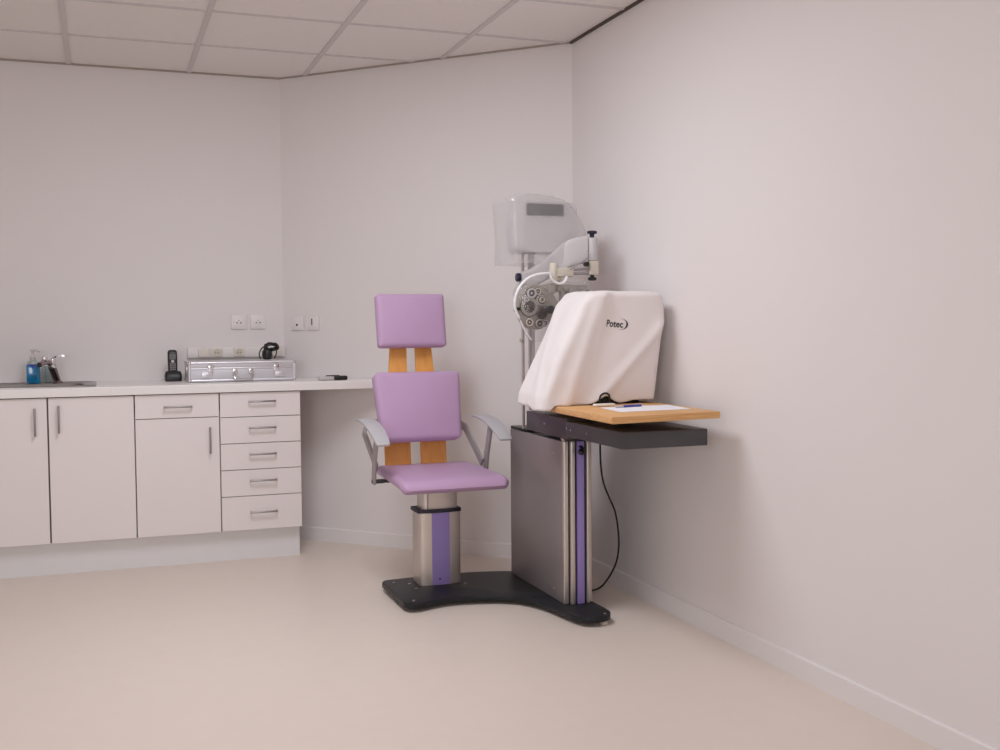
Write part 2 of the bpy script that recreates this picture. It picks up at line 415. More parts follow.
# cordless phone
t = thing('cordless_phone', 'black cordless phone upright in its charger beside the metal case', 'phone', (0.346, 5.90, 0.905))
bm = NB()
loft(bm, [[V((x, y, z)) for x, y in rrect(0.346-w_, 0.346+w_, 5.90-d_, 5.90+d_, 0.012, 4)] for w_, d_, z in ((0.040, 0.036, 0.9055), (0.042, 0.038, 0.912), (0.043, 0.034, 0.935), (0.040, 0.024, 0.952), (0.034, 0.018, 0.958))])
obj('charging_base', bm, 'black', t)
bm = NB()
def hand(z, w_, d_, dy): return [V((x, y+dy, z)) for x, y in rrect(0.345-w_, 0.345+w_, 5.905-d_, 5.905+d_, 0.009, 4)]
loft(bm, [hand(0.945, 0.022, 0.013, 0), hand(0.96, 0.0235, 0.014, 0.002), hand(1.02, 0.0245, 0.014, 0.010), hand(1.055, 0.0245, 0.013, 0.015), hand(1.066, 0.021, 0.011, 0.017), hand(1.070, 0.014, 0.007, 0.018)])
h = obj('handset', bm, 'black', t)
def onface(z): return 5.905-0.0142+(z-0.96)*0.135+0.001
bm = NB()
def quadface(bm, x0, x1, z0, z1, e=0.0016):
    loft(bm, [[V((x0, onface(z)-e*s, z)), V((x1, onface(z)-e*s, z)), V((x1, onface(z)+0.006, z)), V((x0, onface(z)+0.006, z))] for z, s in ((z0, 1), (z1, 1))])
quadface(bm, 0.329, 0.361, 1.020, 1.048); obj('screen', bm, 'greyscreen', h, shade=False)
bm = NB()
for r in range(4):
    for c in range(3):
        quadface(bm, 0.3305+c*0.0105, 0.3395+c*0.0105, 0.964+r*0.010, 0.971+r*0.010)
obj('keypad', bm, 'keys', h, shade=False)
bm = NB(); lathe(bm, (0.345, onface(1.010)+0.001, 1.010), (0, -1, 0.1), [(0.008, 0), (0.008, 0.003), (0.004, 0.0035), (0.004, 0.002)], 16); obj('navigation_key', bm, 'devgrey', h); t.location.y += 0.06

# aluminium case
t = thing('aluminium_case', 'silver aluminium instrument case lying flat on the worktop', 'case', (0.68, 5.86, 0.905))
cx0, cx1, cy0, cy1, cz0, cz1 = 0.407, 0.955, 5.735, 5.985, 0.9065, 1.012
zm = 0.975
bm = NB(); box(bm, (cx0+0.004, cy0+0.004, cz0+0.003), (cx1-0.004, cy1-0.004, zm-0.001), 0.006); obj('body', bm, 'case', t)
bm = NB(); box(bm, (cx0+0.004, cy0+0.004, zm+0.001), (cx1-0.004, cy1-0.004, cz1-0.002), 0.006); obj('lid', bm, 'case', t)
bm = NB(); r = 0.0075
for z in (cz0+r, cz1-r):
    for a, b in (((cx0+r, cy0+r), (cx1-r, cy0+r)), ((cx1-r, cy0+r), (cx1-r, cy1-r)), ((cx1-r, cy1-r), (cx0+r, cy1-r)), ((cx0+r, cy1-r), (cx0+r, cy0+r))):
        cyl(bm, (*a, z), (*b, z), r, n=12)
for a in ((cx0+r, cy0+r), (cx1-r, cy0+r), (cx1-r, cy1-r), (cx0+r, cy1-r)): cyl(bm, (*a, cz0+r), (*a, cz1-r), r, n=12)
box(bm, (cx0+0.002, cy0+0.002, zm-0.004), (cx1-0.002, cy1-0.002, zm+0.004), 0.002)
obj('edge_frame', bm, 'casedge', t)
for xx in (cx0+r, cx1-r):
    for yy in (cy0+r, cy1-r):
        for z in (cz0+r, cz1-r):
            bm = NB(); lathe(bm, (xx, yy, z-0.008), (0, 0, 1), [(0.003, 0), (0.0095, 0.002), (0.0110, 0.008), (0.0095, 0.014), (0.003, 0.016)], 14); obj('corner', bm, 'chrome', t)
for xx, s in ((0.500, 1), (0.872, -1)):
    bm = NB(); box(bm, (xx-0.026, cy0-0.004, 0.928), (xx+0.026, cy0+0.005, 0.956), 0.002); box(bm, (xx-0.018, cy0-0.009, 0.934), (xx+0.016, cy0-0.003, 0.950), 0.002)
    box(bm, (xx+s*0.019-0.012, cy0-0.006, 0.955), (xx+s*0.019+0.012, cy0+0.005, 0.978), 0.002); 
    l = obj('latch', bm, 'casedge', t)
    bm = NB(); lathe(bm, (xx+s*0.019, cy0-0.005, 0.984), (0, -1, 0), [(0.013, 0), (0.012, 0.004), (0.004, 0.006)], 16); obj('catch', bm, 'chrome', l)
bm = NB()
for xx in (0.640, 0.722): box(bm, (xx-0.012, cy0-0.010, 0.948), (xx+0.012, cy0+0.004, 0.970), 0.003)
tube(bm, [(0.632, cy0-0.009, 0.958), (0.634, cy0-0.016, 0.938), (0.645, cy0-0.020, 0.922), (0.681, cy0-0.021, 0.919), (0.717, cy0-0.020, 0.922), (0.728, cy0-0.016, 0.938), (0.730, cy0-0.009, 0.958)], 0.0055, 10)
obj('handle', bm, 'chrome', t)
for xx in (cx0-0.001, cx1+0.001):
    bm = NB(); box(bm, (xx-0.004, 5.80, 0.96), (xx+0.004, 5.83, 0.985), 0.002); obj('hinge_plate', bm, 'casedge', t)

# multi-outlet trunking on the wall behind the case
t = thing('socket_trunking', 'white socket trunking fixed along the wall behind the aluminium case', 'trunking', (0.60, YA, 1.03))
bm = NB(); box(bm, (0.430, YA-0.030, 1.022), (0.952, YA-0.0005, 1.078), 0.004); obj('channel', bm, 'white', t)
for xx in (0.515, 0.583, 0.702, 0.905):
    bm = NB(); box(bm, (xx-0.030, YA-0.043, 1.024), (xx+0.030, YA-0.028, 1.076), 0.006, 3)
    if xx in (0.583, 0.702):
        f = obj('socket', bm, 'cream', t)
        bm = NB(); lathe(bm, (xx, YA-0.0425, 1.050), (0, -1, 0), [(0.021, 0), (0.021, 0.003), (0.018, 0.004), (0.017, 0.001), (0.001, 0.001)], 20); obj('collar', bm, 'ivory', f)
        bm = NB()
        for s in (-0.007, 0.007): cyl(bm, (xx+s, YA-0.047, 1.049), (xx+s, YA-0.043, 1.049), 0.0028, n=10)
        obj('pin_hole', bm, 'brown', f)
    else: obj('blank_plate', bm, 'cream', t)
# coiled adapter resting on the case
t = thing('power_adapter', 'small black plug adapter with its bundled cord resting on top of the case', 'adapter', (0.832, 5.90, 1.0125))
bm = NB(); lathe(bm, (0.830, 5.90, 1.0128), (0, 0, 1), [(0.014, 0), (0.023, 0.004), (0.028, 0.020), (0.027, 0.042), (0.018, 0.056), (0.006, 0.060)], 18); obj('plug_body', bm, 'black', t)
bm = NB()
pts = []
for k in range(40):
    a = k*2*PI/7
    pts.append((0.852+0.031*math.cos(a)+0.006*math.sin(k), 5.893+0.014*math.sin(k*1.3), 1.080+0.015*math.sin(a)+0.007*math.cos(k*2.1)))
tube(bm, pts, 0.0044, 8, 4)
tube(bm, [(0.835, 5.90, 1.068), (0.822, 5.897, 1.083), (0.802, 5.892, 1.074), (0.788, 5.885, 1.052), (0.786, 5.88, 1.032), (0.793, 5.876, 1.017)], 0.0038, 8)
tube(bm, [(0.874, 5.895, 1.080), (0.880, 5.90, 1.05), (0.868, 5.905, 1.017)], 0.0030, 8)
obj('cord', bm, 'black', t)
# small handset on the worktop by the corner
t = thing('pocket_device', 'small flat grey and black device lying on the worktop right of the case', 'device', (1.13, 5.66, 0.905))
bm = NB(); box(bm, (1.056, 5.625, 0.9055), (1.140, 5.668, 0.926), 0.008, 3); obj('body', bm, 'devgrey', t)
bm = NB(); box(bm, (1.136, 5.622, 0.9055), (1.207, 5.670, 0.928), 0.006, 3); box(bm, (1.10, 5.645, 0.920), (1.17, 5.672, 0.931), 0.003); obj('cap', bm, 'black', t)

# wall plates
def plate(name, label, c, tdir, holes, group):
    """c = centre on the wall, tdir = direction along the wall"""
    td = V((*tdir, 0)).normalized(); nd = V((td.y, -td.x, 0))
    t = thing(name, label, 'wall socket' if name != 'light_switch' else 'switch', c, group)
    def slab(bm, u0, u1, z0, z1, d0, d1, bev=0.0):
        tt = bmesh.new(); box(tt, (u0, d0, z0), (u1, d1, z1), bev)
        for v in tt.verts:
            q = v.co.copy(); v.co = V(c)+td*q.x+nd*q.y+V((0, 0, q.z))
        join(bm, tt)
    bm = NB(); slab(bm, -0.041, 0.041, -0.039, 0.039, 0.0004, 0.011, 0.004); obj('frame', bm, 'white', t)
    bm = NB(); slab(bm, -0.029, 0.029, -0.028, 0.028, 0.009, 0.0135, 0.002); i = obj('insert', bm, 'white', t)
    for kind, u, z, a, b in holes:
        bm = NB()
        if kind == 'o':
            p = V(c)+td*u+V((0, 0, z)); cyl(bm, p+nd*0.0125, p+nd*0.0145, a, n=14)
        else: slab(bm, u-a, u+a, z-b, z+b, 0.0125, 0.0145)
        obj('hole', bm, 'brown' if b == 0.0 else 'black', i)
for (xx, lab) in ((0.706, 'white wall socket above the case, leftmost of the row of four'), (0.810, 'white wall socket second from the left, just before the wall bends')):
    plate('wall_socket', lab, (xx, YA-0.0005, 1.215), (1, 0), [('o', -0.010, -0.004, 0.0038, 0.0), ('o', 0.010, -0.004, 0.0038, 0.0), ('o', 0, 0.009, 0.0022, 0.0)]+([('o', -0.026, 0.0, 0.0018, 0.0)] if xx < 0.75 else []), 'wall plates above the worktop')
s2 = 2**-0.5
def onB(x, off=0.0007): return (x-off, XA+YA-x-off, 1.207)
plate('wall_socket', 'white wall plate with one dark round hole, on the angled wall', onB(1.023), (1, -1), [('o', 0.0, -0.010, 0.0062, 0.01)], 'wall plates above the worktop')
plate('light_switch', 'white switch plate with a dark vertical slit, rightmost of four', onB(1.093), (1, -1), [('s', 0.0, 0.006, 0.0032, 0.018)], 'wall plates above the worktop')

# ------------------------------------------------------------------ examination chair
BZ = 0.040      # top of the base plate
t = thing('examination_chair', 'lavender upholstered examination chair with headrest on a metal pedestal', 'chair', (1.376, 4.62, BZ))
def colring(cx, cy, hx, hy, z, bow=0.018, r=0.022):
    pts = rrect(cx-hx, cx+hx, cy-hy, cy+hy, r, 5)
    out = []
    for x, y in pts:
        f = max(0, 1-((x-cx)/hx)**2)
        out.append(V((x, y-bow*f if y < cy else y+bow*f*0.3, z)))
    # subdivide front edge so that the bow is round
    return out
def column(cx, cy, hx, hy, z0, z1, bow, r=0.013, n=10):
    prof = []
    for x, y in rrect(cx-hx, cx+hx, cy-hy, cy+hy, r, 5): prof.append((x, y))
    # insert points along the front between last and first
    a = prof[-1]; b = prof[0]
    prof += [(a[0]+(b[0]-a[0])*k/n, a[1]) for k in range(1, n)]
    def bowed(x, y): return y-(bow*max(0, 1-((x-cx)/(hx))**2) if y < cy else 0)
    return [[V((x, bowed(x, y), z)) for x, y in prof] for z in (z0, z1)]
CX, CY = 1.388, 4.632
bm = NB(); loft(bm, column(CX, CY, 0.096, 0.062, BZ+0.0005, 0.362, 0.014)); c = obj('pedestal', bm, 'alu', t)
bm = NB()   # violet strip set in the bowed front
n = 8; xs = [1.345+0.082*k/n for k in range(n+1)]
def fy(x): return CY-0.062-0.014*max(0, 1-((x-CX)/0.096)**2)
loft(bm, [[V((x, fy(x)-0.0018, z)) for x in xs]+[V((x, fy(x)+0.004, z)) for x in reversed(xs)] for z in (BZ+0.002, 0.361)]); obj('stripe', bm, 'purple', c)
bm = NB(); cyl(bm, (1.379, fy(1.379)-0.0035, 0.068), (1.379, fy(1.379), 0.068), 0.004, n=10); obj('screw', bm, 'navy', c)
bm = NB(); loft(bm, column(CX-0.002, CY, 0.101, 0.067, 0.3625, 0.376, 0.014)); obj('collar', bm, 'navy', t)
bm = NB(); loft(bm, column(CX+0.004, CY, 0.082, 0.050, 0.3765, 0.480, 0.012)); obj('lift_column', bm, 'alu', t)
for xx in (CX-0.082+0.026, ):
    bm = NB(); box(bm, (xx-0.002, CY-0.0625, 0.378), (xx+0.002, CY-0.055, 0.478)); obj('groove', bm, 'armgrey', t)

def cushion(levels, n=10):
    """levels: list of rings built from (corner quads) given by functions"""
    bm = NB(); loft(bm, levels); return bm
def pad(center, ux, uz, un, wt, wb, h, th, r=0.03, puff=0.012, edge=0.5, nx=16, nz=14):
    """upholstered cushion: face grid bulging along un (towards the sitter), rounded borders"""
    c = V(center); ux = V(ux).normalized(); uz = V(uz).normalized(); un = V(un).normalized()
    bm = NB(); grids = []
    def pt(a, b, side):
        # a,b in [-1,1]; superellipse mapping for rounded corners
        w_ = (wb+(wt-wb)*(b+1)/2)/2; hh = h/2
        ex = 1-r/w_; ez = 1-r/hh
        x = a*w_; z = b*hh
        ax, az = abs(x)-(w_-r), abs(z)-(hh-r)
        if ax > 0 and az > 0:
            m_ = max(ax, az); d = math.hypot(ax, az)
            if d > 1e-9:
                ax, az = ax*m_/d, az*m_/d
            x = math.copysign(w_-r+ax, x); z = math.copysign(hh-r+az, z)
        e = max(abs(a), abs(b))
        d = min(w_-abs(x), hh-abs(z))
        rr = min(th*edge, 0.022)
        q = min(1, max(0, d/rr)); prof = math.sqrt(max(0, 1-(1-q)**2))
        bulge = puff*(1-a*a)*(1-b*b)
        return c+ux*x+uz*z+un*(side*((th/2-rr)+rr*prof)+(bulge if side > 0 else 0))
    def ticks(n):
        return [math.sin((k/n-0.5)*PI) for k in range(n+1)]
    A = ticks(nx*2); B = ticks(nz*2)
    gs = []
    for side in (1, -1):
        gs.append([[bm.verts.new(pt(a, b, side)) for a in A] for b in B])
    for g in gs:
        for j in range(len(B)-1):
            for i in range(len(A)-1):
                bm.faces.new((g[j][i], g[j][i+1], g[j+1][i+1], g[j+1][i]))
    f, k = gs
    m = len(A)-1; l = len(B)-1
    bord = [(0, i) for i in range(m)]+[(j, m) for j in range(l)]+[(l, i) for i in range(m, 0, -1)]+[(j, 0) for j in range(l, 0, -1)]
    for q in range(len(bord)):
        a = bord[q]; b = bord[(q+1) % len(bord)]
        bm.faces.new((f[a[0]][a[1]], f[b[0]][b[1]], k[b[0]][b[1]], k[a[0]][a[1]]))
    bmesh.ops.remove_doubles(bm, verts=bm.verts[:], dist=1e-5)
    return bm
# seat: thick rolled front, slightly narrower towards the back
def seat():
    bm = NB(); rings = []
    prof = [(0.002, 0.02), (0.0, 0.045), (0.010, 0.075)]
    ny = 22
    for k in range(ny+1):
        s = k/ny; y = 4.295+0.60*s
        hw = 0.238-0.016*s
        cx = 1.383+0.014*s
        e = min(s, 1-s)*0.60
        ins = 0.024*(1-math.sqrt(max(0, 1-(1-min(1, e/0.024))**2)))
        th = 0.046+0.004*(1-s)
        top = 0.543+0.004*math.sin(s*PI)-0.010*max(0, 1-s*6)**2
        bot = top-th
        r = 0.026; ring = []
        zt, zb = top-ins, bot+ins; xw = hw-ins*1.2
        for cxs, czs, a0 in ((1, -1, -PI/2), (1, 1, 0), (-1, 1, PI/2), (-1, -1, PI)):
            rr = min(r, (zt-zb)/2*0.98)
            for q in range(6):
                a = a0+PI/2*q/5
                ring.append(V((cx+cxs*(xw-rr)+rr*math.cos(a), y, (zt-rr if czs > 0 else zb+rr)+rr*math.sin(a))))
        # crown on the top between corners
        rings.append(ring)
    loft(bm, rings); return bm
obj('seat', seat(), 'lav', t, angle=50)
bm = NB(); box(bm, (1.27, 4.50, 0.484), (1.51, 4.86, 0.496), 0.004); obj('seat_plate', bm, 'armgrey', t)
un = V((0, -math.cos(math.radians(16)), math.sin(math.radians(16)))); uz = V((0, math.sin(math.radians(16)), math.cos(math.radians(16))))
obj('backrest', pad((1.374, 4.853, 0.812), (1, 0, 0), uz, un, 0.420, 0.382, 0.328, 0.066, 0.036, 0.016), 'lav', t, angle=60)
un2 = V((0, -math.cos(math.radians(11)), math.sin(math.radians(11)))); uz2 = V((0, math.sin(math.radians(11)), math.cos(math.radians(11))))
obj('headrest', pad((1.373, 4.970, 1.211), (1, 0, 0), uz2, un2, 0.336, 0.334, 0.258, 0.056, 0.024, 0.012), 'lav', t, angle=60)
for cxs in ((1.278, 1.315), (1.451, 1.438)):
    zz = [0.500, 0.56, 0.64, 0.78, 0.95, 1.08, 1.16, 1.24]; yy = [4.855, 4.862, 4.872, 4.910, 4.958, 4.982, 4.997, 5.020]
    path = [V((cxs[0]+(cxs[1]-cxs[0])*min(1, max(0, (z-0.64)/0.4)), y+0.012, z)) for z, y in zip(zz, yy)]
    wd = [0.124-0.043*min(1, max(0, (z-0.64)/0.4)) for z in zz]
    bm = NB(); strap(bm, path, (1, 0, 0), wd, 0.012); obj('slat', bm, 'ply', t, angle=25)
def armrest(xc, s):
    bm = NB()
    piv = V((xc, 4.705, 0.507))
    strap(bm, [piv+V((0, 0.006, -0.020)), V((xc, 4.685, 0.60)), V((xc, 4.625, 0.744))], (0, 1, 0.35), 0.040, 0.013, 0.002)
    strap(bm, [V((xc-s*0.014, 4.710, 0.555)), V((xc-s*0.014, 4.79, 0.602)), V((xc-s*0.014, 4.955, 0.695)), V((xc-s*0.045, 5.005, 0.722)), V((xc-s*0.10, 4.985, 0.735))], (0, -0.55, 0.83), 0.040, 0.011)
    a = obj('armrest', bm, 'armgrey', t)
    bm = NB(); cyl(bm, piv+V((s*0.009, 0.004, -0.012)), piv+V((-s*0.050, 0.004, -0.012)), 0.010, n=16, bev=0.002); cyl(bm, piv+V((-s*0.045, 0.004, -0.012)), (1.39+s*0.10, 4.704, 0.490), 0.008, n=12); obj('pivot', bm, 'box', a)
    xp = xc+s*0.013
    bm = NB(); P = smooth_pts([(xp, 4.865, 0.759), (xp, 4.80, 0.762), (xp, 4.70, 0.757), (xp, 4.60, 0.737), (xp, 4.52, 0.709), (xp, 4.465, 0.682)], 5)
    n = len(P); wds = [0.062+0.012*math.sin(PI*min(1, k/(n-1)*1.1)) for k in range(n)]
    for k in range(3): wds[k] *= (0.80, 0.92, 0.98)[k]; wds[n-1-k] *= (0.84, 0.95, 0.99)[k]
    strap(bm, P, (1, 0, 0), wds, 0.011, 0.0028); obj('arm_pad', bm, 'padgrey', a, angle=60)
armrest(1.650, 1); armrest(1.122, -1)

# ------------------------------------------------------------------ refraction stand
t = thing('refraction_stand', 'dark grey instrument stand with violet stripe, wooden swing table and black base plate', 'instrument stand', (1.80, 4.3, 0.0))
outline = [(1.150, 4.672), (1.152, 4.70), (1.163, 4.722), (1.180, 4.736), (1.24, 4.742), (1.308, 4.746), (1.45, 4.750), (1.543, 4.748), (1.675, 4.724), (1.771, 4.688), (1.86, 4.60), (1.885, 4.40), (1.884, 4.15), (1.888, 4.0), (1.888, 3.90), (1.878, 3.862), (1.855, 3.832), (1.820, 3.818), (1.78, 3.820), (1.748, 3.838), (1.728, 3.885),
           (1.715, 3.95), (1.704, 4.03), (1.690, 4.10), (1.665, 4.175), (1.620, 4.245), (1.562, 4.285), (1.50, 4.308), (1.43, 4.325), (1.36, 4.332), (1.29, 4.318), (1.24, 4.298), (1.20, 4.286), (1.172, 4.290), (1.155, 4.315), (1.150, 4.36)]
bm = NB(); prism(bm, [(p.x, p.y) for p in smooth_pts([(x, y, 0) for x, y in outline+outline[:1]], 3)[:-1]], 0.017, BZ, 0.003); bp = obj('base_plate', bm, 'base', t, angle=40)
for x, y in ((1.198, 4.666), (1.258, 4.620), (1.262, 4.523), (1.196, 4.330), (1.490, 4.535), (1.847, 3.850)):
    bm = NB(); lathe(bm, (x, y, BZ), (0, 0, 1), [(0.0065, 0), (0.0065, 0.002), (0.004, 0.004)], 14); obj('screw', bm, 'chrome', bp)
for x, y in ((1.23, 4.42), (1.20, 4.66), (1.845, 3.855), (1.80, 4.62), (1.845, 4.25)):
    bm = NB(); lathe(bm, (x, y, 0.0003), (0, 0, 1), [(0.016, 0), (0.016, 0.011), (0.010, 0.0172)], 16); obj('foot', bm, 'ivory', bp)
# upright cabinet: smoky side panel, aluminium profiles on the front
PX = 1.754; PY0, PY1 = 4.045, 4.650
bm = NB(); box(bm, (PX+0.012, PY0+0.02, BZ+0.001), (PX+0.118, PY1, 0.706), 0.004); obj('cabinet_body', bm, 'boxp', t)
bm = NB(); box(bm, (PX, PY0+0.014, BZ+0.001), (PX+0.0115, PY1+0.004, 0.712), 0.003); pn = obj('side_panel', bm, 'panel', t)
for y, z in ((PY0+0.10, 0.655), (PY0+0.10, 0.085)):
    bm = NB(); cyl(bm, (PX-0.0015, y, z), (PX+0.002, y, z), 0.0045, n=12); obj('screw', bm, 'alu', pn)
bm = NB(); x0 = PX; yf = PY0-0.02
box(bm, (x0, yf+0.012, BZ+0.001), (x0+0.021, PY0+0.0135, 0.715), 0.005, 3)
box(bm, (x0+0.026, yf-0.004, BZ+0.001), (x0+0.044, PY0+0.0195, 0.715), 0.004, 3)
box(bm, (x0+0.098, yf, BZ+0.001), (x0+0.113, PY0+0.0195, 0.715), 0.004, 3)
box(bm, (x0+0.111, yf+0.008, BZ+0.001), (x0+0.124, PY0+0.06, 0.715), 0.006, 3)
obj('front_profile', bm, 'alu', t)
bm = NB(); box(bm, (x0+0.020, yf+0.014, BZ+0.001), (x0+0.112, PY0+0.0195, 0.713)); obj('slot', bm, 'navy', t, shade=False)
bm = NB(); box(bm, (x0+0.055, yf+0.002, BZ+0.0012), (x0+0.087, yf+0.0138, 0.712), 0.001); obj('violet_strip', bm, 'purple', t)
bm = NB(); tube(bm, [(1.825, yf+0.004, 0.690), (1.823, yf-0.02, 0.685), (1.812, yf-0.034, 0.675)], 0.007, 10); lathe(bm, (1.818, yf-0.030, 0.680), (-0.6, -0.3, -0.6), [(0.004, 0), (0.013, 0.006), (0.014, 0.016), (0.005, 0.022)], 16); obj('lock_knob', bm, 'black', t)
# boxes carrying the table
bm = NB(); box(bm, (1.746, 3.985, 0.728), (2.02, 4.43, 0.811), 0.004); hb = obj('arm_housing', bm, 'boxp', t)
bm = NB(); cyl(bm, (1.7445, 4.22, 0.772), (1.748, 4.22, 0.772), 0.005, n=12); obj('screw', bm, 'chrome', hb)
bm = NB(); box(bm, (1.733, 3.463, 0.742), (2.082, 3.974, 0.804), 0.004); ab = obj('swing_arm', bm, 'box', t)
for y, z in ((3.955, 0.775), (3.915, 0.772), (3.765, 0.772)):
    bm = NB(); cyl(bm, (1.731, y, z), (1.735, y, z), 0.0045, n=12); obj('screw', bm, 'chrome', ab)
bm = NB(); box(bm, (1.760, 4.02, 0.7155), (1.868, 4.10, 0.7275), 0.003); obj('bracket', bm, 'black', t)
bm = NB(); cyl(bm, (1.750, 4.046, 0.722), (1.7595, 4.046, 0.722), 0.008, n=12); obj('clamp_screw', bm, 'chrome', t)
bm = NB(); box(bm, (1.757, 4.47, 0.7125), (1.85, 4.655, 0.726), 0.003); obj('bracket', bm, 'black', t)
for y, z in ((3.82, 0.8045), (4.15, 0.8115)):
    bm = NB(); cyl(bm, (1.90, y, z), (1.90, y, 0.8465), 0.05, n=24); obj('table_mount', bm, 'black', t)
tx0, tx1, ty0, ty1, tz0, tz1 = 1.636, 2.100, 3.372, 4.32, 0.847, 0.872
bm = NB()
ct, st_ = math.cos(0.045), math.sin(0.045)
prism(bm, [(1.634, 3.345), (2.094, 3.398), (2.100, 4.04), (2.06, 4.34), (1.72, 4.34), (1.650, 4.0)], tz0, tz1, 0.003)
obj('table_top', bm, 'tabwood', t)
# twin poles and instrument arm
bm = NB(); box(bm, (1.747, 4.476, 0.7265), (1.759, 4.488, 1.52), 0.002); cyl(bm, (1.753, 4.482, 0.90), (1.741, 4.475, 0.90), 0.010, n=12); cyl(bm, (1.753, 4.482, 1.12), (1.740, 4.475, 1.12), 0.009, n=12)
pl = obj('pole', bm, 'alu', t)
bm = NB(); box(bm, (1.770, 4.43, 0.8128), (1.790, 4.45, 1.50), 0.003); obj('pole', bm, 'lgrey', t)
bm = NB(); box(bm, (1.7645, 4.426, 0.8128), (1.7695, 4.446, 1.50)); obj('pole_channel', bm, 'armgrey', t)
bm = NB()   # sweeping flat arm from pole to pivot post
P = smooth_pts([(1.704, 4.385, 1.385), (1.76, 4.38, 1.396), (1.85, 4.36, 1.455), (1.91, 4.335, 1.497), (1.985, 4.315, 1.515)], 5)
rings = []
for k, p in enumerate(P):
    s = k/(len(P)-1); hh = 0.030+0.030*min(1, s*1.5)
    th = 0.020
    nx_ = V((0, 1, 0))
    rings.append([p+V((q[0]*0, q[1]*th, q[0]*hh)) for q in [(math.copysign(abs(math.sin(a))**0.35, math.sin(a)), math.copysign(abs(math.cos(a))**0.35, math.cos(a))) for a in [2*PI*(i+0.5)/16 for i in range(16)]]])
loft(bm, rings); arm = obj('instrument_arm', bm, 'lgrey', t, angle=60)
bm = NB(); cyl(bm, (1.702, 4.38, 1.394), (1.684, 4.38, 1.394), 0.019, n=20, bev=0.004); cyl(bm, (1.73, 4.38, 1.394), (1.701, 4.38, 1.394), 0.008, n=12); obj('clamp_knob', bm, 'navyk', arm)
bm = NB(); box(bm, (1.742, 4.39, 1.365), (1.795, 4.492, 1.425), 0.006); obj('pole_clamp', bm, 'lgrey', arm)
bm = NB(); cyl(bm, (2.012, 4.31, 1.466), (2.012, 4.31, 1.565), 0.024, n=24, bev=0.003); obj('pivot_post', bm, 'lgrey', arm)
bm = NB(); lathe(bm, (2.012, 4.31, 1.565), (0, 0, 1), [(0.010, 0), (0.010, 0.016), (0.022, 0.019), (0.022, 0.028), (0.016, 0.031)], 20); obj('top_knob', bm, 'navyk', arm)
bm = NB(); box(bm, (1.993, 4.288, 1.404), (2.034, 4.332, 1.4655), 0.004); obj('joint_block', bm, 'ivory', arm)
bm = NB(); lathe(bm, (2.012, 4.31, 1.404), (0, 0, -1), [(0.008, 0), (0.009, 0.008), (0.018, 0.012), (0.019, 0.020), (0.012, 0.024)], 20); obj('lower_knob', bm, 'black', arm)
bm = NB(); cyl(bm, (1.975, 4.30, 1.449), (1.975, 4.278, 1.449), 0.010, n=12); obj('stop_screw', bm, 'black', arm)
bm = NB(); cyl(bm, (1.995, 4.305, 1.430), (1.90, 4.305, 1.426), 0.006, n=12); cyl(bm, (1.995, 4.305, 1.412), (1.90, 4.300, 1.408), 0.006, n=12)
tube(bm, [(1.980, 4.285, 1.505), (1.975, 4.280, 1.480), (1.955, 4.280, 1.462), (1.925, 4.280, 1.446), (1.895, 4.285, 1.426)], 0.0035, 8); obj('link_rod', bm, 'armgrey', arm)

# ------------------------------------------------------------------ phoropter hanging from the arm
t = thing('phoropter', 'pale metal phoropter head full of dials hanging from the stand arm', 'phoropter', (1.85, 4.33, 1.17))
PYF = 4.305
bm = NB(); box(bm, (1.812, 4.285, 1.394), (1.915, 4.325, 1.434), 0.006); cyl(bm, (1.824, 4.297, 1.372), (1.824, 4.297, 1.454), 0.017, n=20, bev=0.003); cyl(bm, (1.86, 4.31, 1.40), (1.86, 4.31, 1.362), 0.008, n=14)
cyl(bm, (1.83, 4.30, 1.376), (1.90, 4.296, 1.410), 0.005, n=10); obj('hanger', bm, 'ivory', t)
bm = NB(); box(bm, (1.77, 4.31, 1.33), (1.99, 4.345, 1.362), 0.006); box(bm, (1.80, 4.30, 1.322), (1.835, 4.35, 1.366), 0.004); box(bm, (1.90, 4.298, 1.318), (1.935, 4.35, 1.352), 0.004)
for xx in (1.79, 1.85, 1.88, 1.95): cyl(bm, (xx, 4.312, 1.346), (xx, 4.300, 1.346), 0.007, n=12)
obj('bridge_bar', bm, 'phor', t)
